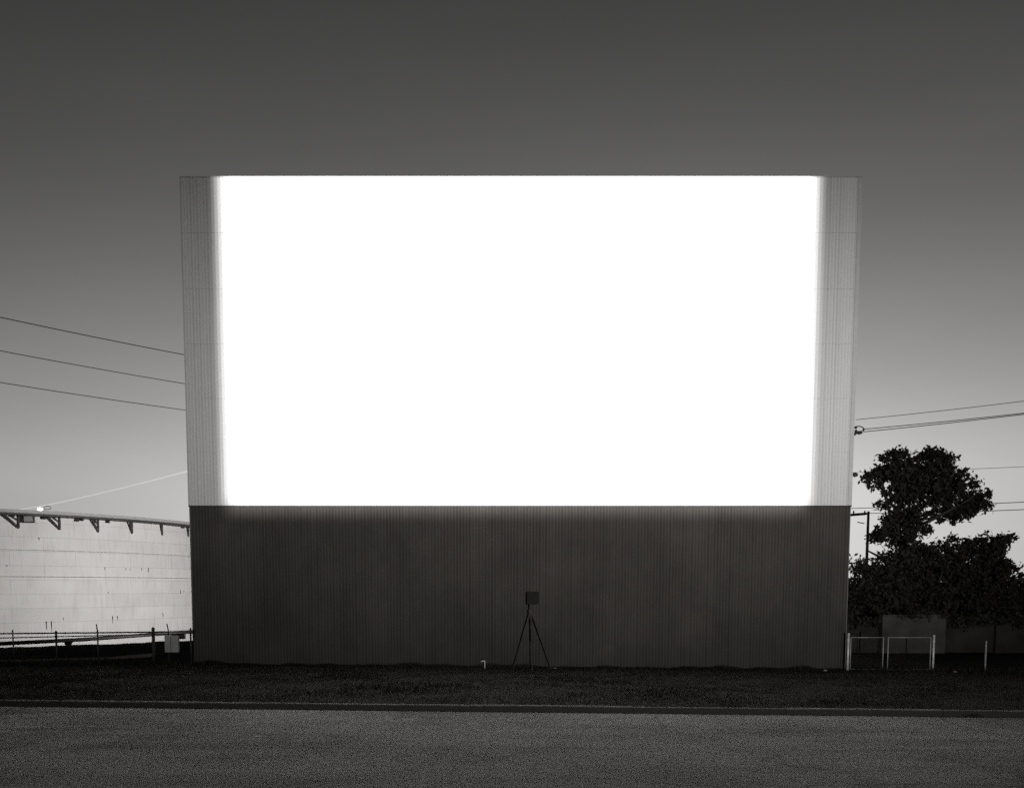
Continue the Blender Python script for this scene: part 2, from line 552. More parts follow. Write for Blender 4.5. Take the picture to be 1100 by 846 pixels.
MB().box((XL, D + 0.052, -0.2), (XL + 0.05, D + 1.5, ZT)).build('side_wall', M['trim'], scr)
MB().box((XR - 0.05, D + 0.052, -0.2), (XR, D + 1.5, ZT)).build('side_wall', M['trim'], scr)
bw = MB()
for i in range(9):
    xx = XL + 0.3 + i * (XR - XL - 0.6) / 8
    bw.box((xx - 0.06, D + 0.08, -0.2), (xx + 0.06, D + 0.3, ZT - 0.01))
for z in (1.2, 3.6, 6.0, 8.4, 10.8, 13.2):
    bw.box((XL + 0.06, D + 0.304, z), (XR - 0.06, D + 0.36, z + 0.12))
bw.build('frame', M['trim'], scr)
MB().box((XL + 0.052, D + 1.45, -0.2), (XR - 0.052, D + 1.5, ZT - 0.002)).build('back_wall', M['dark_sheet'], scr)

# ------------------------------------------------------------------ cast shadow of the camera on its tripod, built as a solid
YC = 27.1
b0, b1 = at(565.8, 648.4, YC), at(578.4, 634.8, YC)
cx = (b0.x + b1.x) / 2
vc = thing('camera_shadow_shape', 'dark solid shape of the shadow that a camera and tripod cast on the base wall', 'camera',
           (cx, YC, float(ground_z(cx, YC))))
MB().box((b0.x, YC - 0.13, b0.z), (b1.x, YC + 0.02, b1.z)).build('shadow_body', M['camera_shadow'], vc, bevel=0.012)
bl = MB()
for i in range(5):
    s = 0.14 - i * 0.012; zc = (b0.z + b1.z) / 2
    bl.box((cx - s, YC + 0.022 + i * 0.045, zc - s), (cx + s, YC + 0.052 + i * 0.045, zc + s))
bl.build('shadow_bellows', M['camera_shadow'], vc)
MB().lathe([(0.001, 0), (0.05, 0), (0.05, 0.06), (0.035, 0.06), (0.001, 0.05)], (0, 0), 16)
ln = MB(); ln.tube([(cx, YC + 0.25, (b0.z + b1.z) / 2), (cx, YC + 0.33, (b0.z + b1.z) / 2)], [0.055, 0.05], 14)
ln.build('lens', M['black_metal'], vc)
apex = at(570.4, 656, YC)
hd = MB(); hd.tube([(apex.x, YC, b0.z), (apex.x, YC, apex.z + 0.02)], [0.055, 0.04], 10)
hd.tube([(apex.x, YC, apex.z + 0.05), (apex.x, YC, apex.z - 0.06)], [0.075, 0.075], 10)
hd.build('shadow_head', M['tripod'], vc)
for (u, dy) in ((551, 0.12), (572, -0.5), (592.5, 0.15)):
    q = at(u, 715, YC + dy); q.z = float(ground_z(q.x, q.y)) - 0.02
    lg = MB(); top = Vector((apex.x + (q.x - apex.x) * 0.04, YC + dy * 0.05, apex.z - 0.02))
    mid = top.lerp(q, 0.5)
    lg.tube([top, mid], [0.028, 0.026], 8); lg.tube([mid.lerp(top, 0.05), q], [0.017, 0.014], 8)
    lg.build('shadow_leg', M['tripod'], vc)

# small pale things on the ground
p = gp(520.8, 27.0)
sp = MB(); t_ = at(520.8, 709.3, 27.0); t2 = at(517.6, 709.6, 27.0)
sp.tube([p - Vector((0, 0, 0.05)), (p.x, p.y, t_.z - 0.02), (p.x - 0.012, p.y, t_.z), (t2.x, p.y, t2.z)], 0.017, 10)
sp.tube([(t2.x + 0.004, p.y, t2.z), (t2.x - 0.02, p.y, t2.z - 0.005)], 0.024, 10)
tag(origin_to(sp.build('standpipe', M['galv'], None, True), p), 'small pale bent standpipe sticking up at the foot of the wall, left of the tripod shadow', 'pipe')


def scrap(u, Y, s, label, m='paper', flat=0.35, seg=9, name='litter', z=None, cat='litter'):
    p = gp(u, Y)
    if z is not None:
        p.z = z
    b = MB(); n = len(b.v)
    b.ball((p.x, p.y, p.z + s * flat), s, seg, (1, 0.7, flat))
    rr = random.Random(int(u))
    b.v = [(vx + rr.uniform(-.25, .25) * s, vy + rr.uniform(-.25, .25) * s, vz + rr.uniform(-.12, .12) * s) for vx, vy, vz in b.v]
    return tag(origin_to(b.build(name, M[m]), p), label, cat)


scrap(1027, 27.2, 0.075, 'crumpled pale scrap on the grass right of the chain-link gates')
scrap(887.5, 27.4, 0.055, 'small pale scrap lying at the right end of the wall base')
scrap(596.5, 27.3, 0.05, 'pale scrap beside the right foot of the tripod shadow')
pl = ground_hit(278, 790.5, 0.0)
b = MB(); b.box((pl.x - 0.05, pl.y - 0.025, 0.002), (pl.x + 0.05, pl.y + 0.025, 0.012))
tag(origin_to(b.build('litter', M['paper'], bevel=0.003), pl), 'tiny pale paper scrap lying on the road at the left', 'litter')
pl = ground_hit(1045.5, 769.5, 0.0)
b = MB()
rr = random.Random(3)
for i in range(40):
    q = Vector((pl.x + rr.gauss(0, 0.09), pl.y + rr.uniform(-0.10, 0.0), rr.uniform(0.003, 0.05)))
    n = len(b.v); s = rr.uniform(0.03, 0.06); a = rr.uniform(0, 6.28)
    b.v += [tuple(q), tuple(q + Vector((math.cos(a) * s, math.sin(a) * s, rr.uniform(0, .03)))), tuple(q + Vector((math.cos(a + .8) * s, math.sin(a + .8) * s, rr.uniform(0, .03))))]
    b.f.append((n, n + 1, n + 2))
tag(origin_to(b.build('leaf_clump', M['leaf']), pl), 'dark clump of fallen leaves in the gutter at the right', 'leaves')

# ------------------------------------------------------------------ chain-link gates on the right
YG = 27.6


def pipe_post(u, v_top, label, r=0.03, Y=YG, name='fence_post', m='galv', cat='post', group=None):
    p = gp(u, Y); t = at(u, v_top, Y)
    b = MB(); b.tube([p - Vector((0, 0, 0.1)), (p.x, p.y, t.z)], r, 12)
    b.ball((p.x, p.y, t.z), r * 1.25, 10, (1, 1, 0.7))
    for k in (0.25, 0.55, 0.85):                 # hinge and tension bands
        z = p.z + (t.z - p.z) * k
        b.tube([(p.x, p.y, z - 0.012), (p.x, p.y, z + 0.012)], r * 1.28, 12)
    return tag(origin_to(b.build(name, M[m], None, True), p), label, cat, group)


pipe_post(911.0, 680.5, 'pale pipe gate post hard against the right corner of the screen', 0.033, name='gate_post')
pipe_post(1002.8, 682.5, 'bright pipe gate post at the right end of the chain-link gates', 0.029, name='gate_post')
pipe_post(1059, 688.5, 'thin dull fence post standing alone right of the gates', 0.022, m='box_grey')


def chain_gate(u0, u1, v_top, label):
    a = at(u0, v_top, YG); c = at(u1, v_top, YG)
    zb = max(float(ground_z(a.x, YG)), float(ground_z(c.x, YG))) + 0.05
    r = thing('chain_link_gate', label, 'gate', (a.x, YG, zb), 'chain-link gate leaves')
    fr = MB(); rt = 0.014
    fr.tube([(a.x, YG, zb), (a.x, YG, a.z)], rt, 10); fr.tube([(c.x, YG, zb), (c.x, YG, a.z)], rt, 10)
    fr.tube([(a.x, YG, a.z), (c.x, YG, a.z)], rt * 0.7, 10); fr.tube([(a.x, YG, zb), (c.x, YG, zb)], rt * 0.5, 10)
    fr.build('frame', M['gate_pipe'], r, True)
    ch = MB(); s = 0.075; x0, x1, z0, z1 = a.x, c.x, zb, a.z; hgt = z1 - z0
    x = x0 - hgt
    while x < x1 + hgt:
        for sg in (1, -1):
            # wire x = x_start + sg*(z-z0), clipped to the frame
            xs_, xe = (x, x + hgt) if sg > 0 else (x + hgt, x)
            ta, tb = 0.0, 1.0
            for lim, lower in ((x0, True), (x1, False)):
                d = xe - xs_; tt = (lim - xs_) / d
                if (d > 0) == lower:
                    ta = max(ta, tt)
                else:
                    tb = min(tb, tt)
            if tb - ta > 0.02:
                ch.tube([(xs_ + (xe - xs_) * ta, YG + sg * 0.002, z0 + hgt * ta), (xs_ + (xe - xs_) * tb, YG + sg * 0.002, z0 + hgt * tb)], 0.0012, 4, False)
        x += s
    ch.build('chain_link', M['wire'], r)


chain_gate(914.2, 949.2, 684.3, 'left leaf of the chain-link gate pair, next to the screen corner')
chain_gate(954.4, 1000.2, 684.3, 'right leaf of the chain-link gate pair, in front of the pale wall section')

# low block wall behind the gates
YW = 36.0
cw = thing('block_wall', 'low weathered concrete wall with one paler taller section behind the chain-link gates', 'wall', gp(980, YW))
for (u0, u1, vt, dy, m) in ((905, 946, 669, 0.25, 'block_dark'), (947, 1015, 661.5, -0.12, 'block'), (1015.2, 1072, 668, 0.25, 'block_dark'), (1072.3, 1180, 666, 0.1, 'block_dark')):
    a, c = at(u0, vt, YW), at(u1, vt, YW); z0 = -0.3
    b = MB(); b.box((a.x, YW + dy, z0), (c.x, YW + dy + 0.35, a.z))
    b.box((a.x + 0.002, YW + dy - 0.03, a.z + 0.002), (c.x - 0.002, YW + dy + 0.38, a.z + 0.06))
    b.build('wall_section', M[m], cw, bevel=0.01)

# ------------------------------------------------------------------ trees


def tube_tree(root, name, paths, m='bark'):
    b = MB()
    for pts, r0, r1 in paths:
        n = len(pts); b.tube(pts, [r0 + (r1 - r0) * i / (n - 1) for i in range(n)], 9)
    return b.build(name, M[m], root, True)


def crown(root, blobs, leaf=0.2, seed=1, mname='leaf', twigs=True):
    r = np.random.default_rng(seed); P, tw = [], MB()
    for (u, v, ru, rv, Y, dep, ncl, per, spread_) in blobs:
        c = np.array(at(u, v, Y)); k = Y / F; n = int(ncl * 0.85)
        d = r.normal(size=(n, 3)); d /= np.linalg.norm(d, axis=1)[:, None]
        rad = r.random(n) ** 0.42
        cc = c + d * rad[:, None] * np.array([ru * k, dep, rv * k])
        sp_ = spread_ * r.uniform(0.55, 1.15, n)            # loose and tight sprays
        num = np.maximum(5, (per * r.uniform(0.5, 1.4, n)).astype(int))
        ax = d * 0.6 + r.normal(size=(n, 3)) * 0.6          # each spray runs along its own twig
        ax /= np.linalg.norm(ax, axis=1)[:, None]
        for i in range(n):
            t = r.uniform(-1, 1.6, num[i])[:, None]
            P.append(cc[i] + ax[i] * t * sp_[i] + r.normal(size=(num[i], 3)) * sp_[i] * np.array([.75, .75, .6]))
            if rad[i] > 0.45:
                m_ = c + (cc[i] - c) * 0.5 + r.normal(size=3) * 0.1
                tw.tube([c + (cc[i] - c) * 0.12, m_, cc[i], cc[i] + ax[i] * sp_[i] * 1.5], [0.022, 0.016, 0.010, 0.005], 4, False)
    P = np.vstack(P); n = len(P)
    a = r.normal(size=(n, 3)); a[:, 2] -= 0.35; a /= np.linalg.norm(a, axis=1)[:, None]
    t = r.normal(size=(n, 3)); t -= (t * a).sum(1)[:, None] * a; t /= np.linalg.norm(t, axis=1)[:, None]
    s = leaf * r.uniform(0.5, 1.2, n)[:, None]
    b = np.cross(a, t)
    v = np.stack([P - a * s * 0.6, P + t * s * 0.3 - a * s * 0.08 + b * s * .1, P + a * s * 0.62, P - t * s * 0.3 - a * s * 0.08 + b * s * .1], 1)
    f = np.arange(n * 4).reshape(n, 4)
    if twigs:
        tw.build('twigs', M['bark'], root)
    return tri_mesh('crown' if twigs else 'foliage', v.reshape(-1, 3) - np.array(root.location), f, M[mname], root)


YT = 44.0


def tp(u, v, dy=0.0):
    return at(u, v, YT + dy)


base = tp(972, 700); base.z = 0.05
t1 = thing('tree', 'tall dark leafy tree with an open rounded top, right of the screen', 'tree', base)
tube_tree(t1, 'trunk', [
    ([base - Vector((0, 0, .3)), tp(970, 670), tp(966, 630), tp(970, 595), tp(975, 565)], 0.26, 0.12),
    ([tp(970, 595), tp(958, 560), tp(948, 520), tp(940, 505)], 0.11, 0.03),
    ([tp(975, 565), tp(990, 535, .4), tp(1000, 505, .6), tp(1008, 492, .7)], 0.10, 0.03),
    ([tp(975, 570), tp(1005, 556, -.5), tp(1035, 540, -.8), tp(1052, 528, -.9)], 0.09, 0.03),
    ([tp(968, 620), tp(945, 598, .5), tp(930, 590, .7)], 0.09, 0.03),
    ([tp(975, 565), tp(978, 525, -.6), tp(972, 495, -.9)], 0.09, 0.03),
])
crown(t1, [
    (962, 504, 20, 17, YT, 1.5, 75, 26, .17), (995, 503, 23, 18, YT, 1.6, 90, 26, .17), (1024, 524, 23, 21, YT, 1.6, 90, 26, .17),
    (985, 528, 30, 20, YT, 1.7, 120, 26, .18), (944, 513, 12, 12, YT, 1.0, 30, 22, .15), (958, 536, 13, 10, YT, 1.0, 30, 20, .16),
    (1047, 540, 14, 13, YT, 1.0, 40, 22, .16), (1056, 532, 7, 6, YT, .6, 12, 16, .13), (1020, 552, 22, 9, YT, 1.2, 40, 22, .16),
    (975, 555, 24, 12, YT, 1.2, 60, 24, .17), (962, 575, 24, 11, YT, 1.2, 60, 24, .17), (944, 573, 11, 8, YT, .9, 22, 20, .15),
    (995, 487, 16, 5, YT, .8, 18, 18, .14), (965, 487, 12, 5, YT, .8, 14, 18, .13), (1019, 493, 9, 6, YT, .7, 14, 18, .13),
    (935, 511, 6, 5, YT, .5, 8, 16, .12), (990, 568, 16, 6, YT, .8, 16, 16, .16),
], 0.21, 5)
base = at(1030, 700, 42); base.z = 0.05
t2 = thing('tree', 'broad low dark tree below the tall crown at the right, over the block wall', 'tree', base)
tube_tree(t2, 'trunk', [
    ([base - Vector((0, 0, .3)), at(1028, 670, 42), at(1032, 640, 42), at(1040, 610, 42)], 0.2, 0.08),
    ([at(1032, 640, 42), at(1058, 608, 42.3), at(1078, 585, 42.4)], 0.09, 0.03),
    ([at(1030, 650, 42), at(1000, 620, 41.6), at(985, 600, 41.5)], 0.09, 0.03)])
crown(t2, [
    (1000, 622, 40, 30, 42, 1.8, 260, 24, .2), (1050, 618, 34, 30, 42, 1.8, 220, 24, .2), (1066, 603, 12, 15, 42, 1.0, 50, 24, .15),
    (1072, 583, 9, 7, 42, .8, 24, 20, .13), (1084, 577, 8, 3.5, 42, .5, 10, 14, .10), (1055, 590, 18, 12, 42, 1.2, 50, 22, .17),
    (1030, 648, 62, 14, 42, 1.6, 190, 24, .2), (1020, 590, 26, 12, 42, 1.2, 44, 20, .18), (985, 592, 22, 12, 42, 1.3, 60, 22, .17),
    (1074, 632, 12, 20, 42, 1.0, 60, 22, .16),
], 0.2, 6)
cr = thing('creeper', 'ragged dark creeper trailing over the top edge of the block wall', 'creeper', at(985, 668, 36))
crown(cr, [(985, 660, 38, 3, 36.0, .4, 40, 16, .12), (925, 667, 20, 4, 36.2, .4, 26, 16, .12), (1045, 667, 32, 5, 36.2, .4, 40, 16, .13), (1092, 667, 22, 5, 36.1, .4, 28, 16, .13)], 0.15, 12, twigs=False)
base = at(936, 700, 40); base.z = 0.05
t3 = thing('shrub', 'dense dark shrub squeezed between the screen corner and the tall tree', 'shrub', base)
tube_tree(t3, 'stem', [([base - Vector((0, 0, .2)), at(935, 660, 40), at(938, 625, 40)], 0.09, 0.03),
                       ([base, at(948, 650, 40), at(955, 620, 40)], 0.07, 0.02)])
crown(t3, [
    (946, 628, 36, 22, 40, 1.4, 190, 24, .19), (940, 650, 34, 15, 40, 1.3, 130, 24, .19), (962, 605, 22, 14, 40, 1.2, 80, 22, .18),
    (922, 606, 9, 8, 40, .7, 14, 16, .13), (920, 632, 9, 10, 40, .7, 20, 16, .13), (916, 655, 9, 10, 40, .7, 24, 18, .13),
], 0.19, 8)
base = at(1100, 690, 70); base.z = 0.1
t4 = thing('tree', 'far dim rounded trees past the block wall at the right edge of the picture', 'tree', base)
tube_tree(t4, 'trunk', [([base - Vector((0, 0, .3)), at(1102, 660, 70), at(1105, 630, 70)], 0.25, 0.1)])
crown(t4, [
    (1112, 644, 40, 24, 70, 3.0, 260, 22, .34), (1096, 652, 30, 16, 70, 2.5, 120, 22, .34), (1106, 620, 10, 5, 70, 1.2, 20, 18, .2),
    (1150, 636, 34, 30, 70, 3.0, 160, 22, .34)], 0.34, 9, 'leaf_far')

# ------------------------------------------------------------------ utility pole and overhead lines
YP = 95.0
pb = at(929, 660, YP); pb.z = -0.2
up = thing('utility_pole', 'distant thin utility pole with a crossarm between the screen and the tree', 'utility pole', pb)
tp_ = at(929, 549, YP)
MB().tube([pb, (pb.x, YP, tp_.z)], [0.17, 0.12], 10).build('shaft', M['cable'], up, True)
a, c = at(912, 553, YP - 1.0), at(930.5, 551.5, YP)
q = MB(); q.tube([a, c], 0.13, 8); q.build('crossarm', M['cable'], up)
a, c = at(921, 560.5, YP), at(928.5, 562, YP)
MB().tube([a, c], 0.05, 6).build('brace', M['cable'], up)
for u in (929, 917):
    p = at(u, 549.5, YP)
    MB().tube([p - Vector((0, 0, .25)), p + Vector((0, 0, .1))], 0.08, 8).build('insulator', M['cable'], up)


def line(a, b, sag, r, label, m='cable', group=None, n=24, name='power_line', cat='cable'):
    pts = []
    for i in range(n + 1):
        t = i / n; p = a.lerp(b, t); p.z -= sag * 4 * t * (1 - t); pts.append(p)
    bb = MB(); bb.tube(pts, r, 6)
    return tag(origin_to(bb.build(name, M[m], None, True), a), label, cat, group)


def ext(u0, v0, u1, v1, u):                      # picture row on the line through two points
    return v0 + (v1 - v0) * (u - u0) / (u1 - u0)


for (va, vb, lab, r) in ((337, 380, 'topmost of the three dark overhead wires in the sky left of the screen', .016),
                         (373, 411, 'middle one of the three dark overhead wires in the sky left of the screen', .014),
                         (407, 439.3, 'lowest of the three dark overhead wires, above the storage tank', .014)):
    A = at(300, ext(0, va, 198, vb, 300) - 3, 46); B = at(-330, ext(0, va, 198, vb, -330) + 0, 27)
    line(A, B, 0.18, r, lab, group='overhead wires left of the screen')
A = at(212, 503.2, 33.0); B = at(20, 547.2, 72)
line(A, B, 0.12, 0.026, 'thin glowing white line rising from the tank rim to the left screen edge', 'glow_line', name='light_streak')  # streak of light built as a self-lit tube
for (u0, v0, u1, v1, r, lab) in ((919.5, 450.6, 1100, 426.8, .009, 'highest thin wire leaving the right edge of the screen'),
                                 (927.5, 460.8, 1100, 439.8, .012, 'upper wire of the close pair tied to the screen edge bracket'),
                                 (927.5, 463.6, 1100, 441.0, .012, 'lower wire of the close pair tied to the screen edge bracket')):
    A = at(u0, v0, 28.3); B = at(1500, ext(u0, v0, u1, v1, 1500), 21)
    line(A, B, 0.10, r, lab, group='wires right of the screen')
A = at(917, 507.3, 60); B = at(1250, 492.5, 50)
line(A, B, 0.1, 0.014, 'faint wire passing behind the top of the tall tree', group='wires right of the screen')
A = at(905, 546, 96); B = at(1250, 531.5, 70)
line(A, B, 0.1, 0.034, 'upper of the two far wires behind the tree, above the utility pole crossarm', group='far wires at the utility pole')
A = at(929, 551, YP); B = at(1250, 539, 70)
line(A, B, 0.2, 0.034, 'lower of the two far wires behind the tree, from the utility pole top', group='far wires at the utility pole')

# wire bracket on the right edge of the screen
wb = thing('wire_bracket', 'black wire bracket with looped insulators on the right edge of the screen', 'bracket', at(918.5, 462, 28.3))
a = at(917.5, 466.5, 28.3); c = at(926, 464, 28.3)
MB().tube([a, at(919.5, 464.6, 28.3), c], 0.045, 8).build('arm', M['cable'], wb)
lp = MB(); ctr = at(922, 461.3, 28.3)
lp.tube([Vector((ctr.x + 0.17 * math.cos(t), 28.3, ctr.z + 0.10 * math.sin(t))) for t in np.linspace(-0.5, 3.6, 14)], 0.016, 6)
lp.build('wire_loop', M['cable'], wb)
for (u, v, s) in ((919.3, 459.0, .045), (919.5, 462.8, .045), (923, 464.8, .055), (927.6, 461.5, .035)):
    MB().ball(at(u, v, 28.3), s, 10).build('insulator', M['cable'], wb, True)
sh = thing('floodlight', 'small dark lamp head on the right edge of the screen above the black base', 'lamp', at(915, 509, 28.3))
bb = MB(); a = at(914.5, 509.5, 28.3); bb.tube([a, at(916.5, 509, 28.3)], 0.02, 8); bb.build('bracket', M['cable'], sh)
bb = MB(); bb.tube([at(916.3, 508.5, 28.3), at(918.5, 509.8, 28.3), at(921.2, 509.8, 28.3)], [0.05, 0.075, 0.04], 12); bb.build('housing', M['cable'], sh, True)

# ------------------------------------------------------------------ storage tank
TC, TR, TZ = (-47.58, 84.44), 22.70, 7.75
tk = thing('storage_tank', 'big pale round steel storage tank with a braced rim, left of the screen', 'tank', (TC[0], TC[1], -2.4))
A0, A1 = -math.pi, math.pi


def tank_shell():
    zs = [-2.4, 0.4, 1.3, 2.2, 3.3, 4.05, 5.2, 7.6]; seg = 220
    b = MB(); uvs = []
    for (za, zb), dr in zip(zip(zs[:-1], zs[1:]), (0.03, 0.024, 0.02, 0.015, 0.01, 0.005, 0.0)):
        n0 = len(b.v); r = TR + dr
        for z in (za, zb):
            for k in range(seg + 1):
                t = A0 + (A1 - A0) * k / seg
                b.v.append((TC[0] + r * math.cos(t), TC[1] + r * math.sin(t), z)); uvs.append((t * TR, z))
        for k in range(seg):
            a = n0 + k; c = a + seg + 1; b.f.append((a, a + 1, c + 1, c))
    o = b.build('shell', M['tank'], tk, True)
    uv = o.data.uv_layers.new(name='UVMap')
    for l in o.data.loops:
        uv.data[l.index].uv = uvs[l.vertex_index]
    return o


tank_shell()
for z, w, hh in ((5.2, 0.03, 0.05), (3.3, 0.03, 0.06)):
    MB().lathe([(TR + 0.02, z - hh / 2), (TR + 0.035 + w, z - hh / 2), (TR + 0.035 + w, z + hh / 2), (TR + 0.0, z + hh / 2)], TC, 200).build('stiffener_ring', M['tank_line'], tk, True)
MB().lathe([(TR, TZ - 0.16), (TR + 0.55, TZ - 0.10), (TR + 0.55, TZ + 0.03), (TR, TZ + 0.03)], TC, 220).build('wind_girder', M['tank_dark'], tk)
MB().lathe([(TR + 0.10, TZ + 0.034), (TR + 0.56, TZ + 0.034), (TR + 0.56, TZ + 0.26), (TR + 0.30, TZ + 0.26), (TR + 0.28, TZ + 0.05)], TC, 220).build('rim_plate', M['tank_grey'], tk)
MB().lathe([(TR - 0.02, TZ - 0.2), (TR - 1.0, TZ - 0.5), (0.01, TZ - 0.3)], TC, 120).build('roof', M['tank_grey'], tk, True)


def on_rim(u, v):                                # nearest point of the tank wall seen in column u, at the height seen at row v
    x, y, z = ray(u, v); dx, dy = x / y, 1.0
    a = dx * dx + 1; bq = -2 * (dx * TC[0] + TC[1]); cq = TC[0] ** 2 + TC[1] ** 2 - TR ** 2
    Y = (-bq - math.sqrt(max(0, bq * bq - 4 * a * cq))) / (2 * a)
    return at(u, v, Y)


for (ut, vt, ub, vb) in ((4, 552.5, 20, 567), (50.5, 554.8, 64, 568.5), (97, 557.2, 105.3, 571.2), (136.5, 560.0, 141.6, 572.8), (171.2, 562.2, 173.8, 574.5), (199.5, 565, 201.8, 576)):
    foot = on_rim(ub, vb); n_ = Vector((foot.x - TC[0], foot.y - TC[1], 0)).normalized(); foot = foot + n_ * 0.05
    topw = foot.copy(); topw.z = TZ - 0.15
    tipd = on_rim(ut, vt); n2_ = Vector((tipd.x - TC[0], tipd.y - TC[1], 0)).normalized(); tipd = tipd + n2_ * 0.25; tipd.z = TZ - 0.13
    b = MB(); b.tube([topw, foot], 0.075, 6); b.tube([foot, tipd], 0.075, 6); b.tube([topw + (foot - topw) * 0.42, topw.lerp(tipd, 0.55)], 0.045, 6)
    b.build('brace', M['tank_dark'], tk)
for (u, v) in ((46.5, 556.2), (82, 558.6), (87, 558), (115, 560.3), (195, 566), (13, 553.5)):
    p = on_rim(u, v); n_ = Vector((p.x - TC[0], p.y - TC[1], 0)).normalized(); p = p + n_ * 0.12
    b = MB(); b.box((p.x - .11, p.y - .12, p.z - .09), (p.x + .11, p.y + .12, p.z + .09)); b.build('fitting', M['tank_dark'], tk, bevel=0.02)
# framed box under the rim
a, c = on_rim(27.5, 561.5), on_rim(42.5, 554.5)
n_ = Vector((a.x - TC[0], a.y - TC[1], 0)).normalized(); yb = min(a.y, c.y) - 0.35
hb = MB(); hb.box((a.x, yb, a.z), (c.x, yb + 0.3, c.z)); hbo = hb.build('hatch_box', M['tank_dark'], tk, bevel=0.02)
w_, h_ = c.x - a.x, c.z - a.z
MB().box((a.x + w_ * .1, yb - 0.03, a.z + h_ * .16), (c.x - w_ * .07, yb - 0.003, c.z - h_ * .1)).build('hatch_panel', M['galv'], tk)
# rust runs and scuffs are thin flat scabs on the wall
for (u, v, dv) in ((49.6, 667, 9), (55, 667, 11), (120.5, 661, 8), (126, 661, 5), (174.6, 658, 5), (159, 609.5, 5), (152, 610, 3), (135, 610, 2.5), (139.5, 610, 2.5), (112.6, 609, 3), (193.5, 633.5, 4), (197, 634, 2.5), (42, 577, 3), (7.5, 606.5, 1.5), (68, 663, 3), (116, 635, 2)):
    p0, p1 = on_rim(u, v), on_rim(u, v + dv); p1.x, p1.y = p0.x, p0.y
    n_ = Vector((p0.x - TC[0], p0.y - TC[1], 0)).normalized()
    b = MB(); b.tube([p0 + n_ * 0.034, p1 + n_ * 0.034], [0.045, 0.015], 5); b.build('rust_streak', M['tank_line'] if dv < 4 else M['dull_pipe'], tk)

# lit lamp on the rim
p = on_rim(43, 549.8)
fl = thing('floodlight', 'lit white lamp glowing on the top rim of the storage tank', 'lamp', p)
q = at(43, 546.6, p.y - 0.35)
MB().ball(q, 0.15, 14, (1.35, 1, 0.75)).build('bulb', M['lamp'], fl, True)
MB().tube([q + Vector((0, .1, -.12)), (q.x, p.y, p.z + 0.1)], 0.05, 8).build('stem', M['tank_dark'], fl)
h1 = at(51, 545.2, p.y - 0.35); rg = MB()
rg.tube([h1 + Vector((0.26 * math.cos(t), 0, 0.12 * math.sin(t))) for t in np.linspace(0, 6.28, 16)], 0.03, 6)
rg.tube([h1 + Vector((-.2, 0, -.05)), h1 + Vector((-.3, .1, -.3))], 0.03, 6)
rg.build('guard_ring', M['tank_grey'], fl)

# ------------------------------------------------------------------ pipeline at the tank foot
pa, pm, pz = at(-60, 694, 46), at(90, 686.5, 51), at(230, 676.2, 58)
pp = thing('pipeline', 'long dark pipeline on low supports crossing in front of the tank', 'pipeline', (pm.x, pm.y, -2.4))
MB().tube([pa, pa.lerp(pm, .5), pm, pm.lerp(pz, .5), pz], 0.105, 12).build('pipe', M['dull_pipe'], pp, True)
for t in (0.30, 0.9):
    pass
c0 = at(73.5, 690.5, 50.2)
sup = MB(); sup.box((c0.x - 0.07, c0.y - .08, -2.5), (c0.x + 0.07, c0.y + .08, c0.z)); n = len(sup.v)
sup.v += [(c0.x - .2, c0.y - .12, c0.z + .1), (c0.x + .2, c0.y - .12, c0.z + .1), (c0.x + .08, c0.y - .12, c0.z - .18), (c0.x - .08, c0.y - .12, c0.z - .18),
          (c0.x - .2, c0.y + .12, c0.z + .1), (c0.x + .2, c0.y + .12, c0.z + .1), (c0.x + .08, c0.y + .12, c0.z - .18), (c0.x - .08, c0.y + .12, c0.z - .18)]
sup.f += [(n, n + 3, n + 2, n + 1), (n + 4, n + 5, n + 6, n + 7), (n, n + 1, n + 5, n + 4), (n + 1, n + 2, n + 6, n + 5), (n + 2, n + 3, n + 7, n + 6), (n + 3, n, n + 4, n + 7)]
sup.build('support', M['tank_dark'], pp)
c1 = at(200, 681, 56.4)
MB().box((c1.x - .9, c1.y - .1, c1.z - .28), (c1.x - 0.05, c1.y + .1, c1.z + .12)).build('flange', M['tank_dark'], pp)

# ------------------------------------------------------------------ pipe fence on the left
YF = 27.7
fe = thing('pipe_fence', 'low dark pipe fence with two rails along the bank left of the screen', 'fence', gp(100, YF))
for (u, vt, r, arm) in ((-40, 677, .022, 0), (14.6, 676.5, .02, 0), (61, 678, .03, 0), (105.5, 677, .022, 1), (165.2, 675, .046, 0), (181.5, 677, .02, 1), (205.3, 675, .026, 0)):
    p = gp(u, YF); t = at(u, vt, YF); b = MB()
    b.tube([p - Vector((0, 0, .1)), (p.x, p.y, t.z)], r, 10)
    if arm:
        e = at(u - 2.2, vt - 7.5, YF); b.tube([(p.x, p.y, t.z), (e.x, e.y, e.z)], 0.017, 8)
    else:
        b.ball((p.x, p.y, t.z), r * 1.15, 8)
    b.build('post', M['dull_pipe'], fe, True)
for (v0, v1, v2, r) in ((680.6, 679.2, 678.0, .022), (686.0, 682.4, 679.8, .016)):
    MB().tube([at(-45, v0, YF - .035), at(105, v1, YF - .035), at(207, v2, YF - .035)], r, 8).build('rail', M['dull_pipe'], fe, True)
a, c = at(178, 700, YF - .12), at(192.3, 682, YF - .12)
pn = thing('utility_box', 'pale grey metal box mounted on the fence beside the left corner of the screen', 'utility box', ((a.x + c.x) / 2, YF - .12, a.z))
MB().box((a.x, YF - .2, a.z), (c.x, YF - .075, c.z)).build('housing', M['box_grey'], pn, bevel=0.01)
xm = a.x + (c.x - a.x) * .45
MB().box((xm - .006, YF - .21, a.z + .015), (xm + .006, YF - .202, c.z - .015)).build('door_seam', M['tank_dark'], pn)

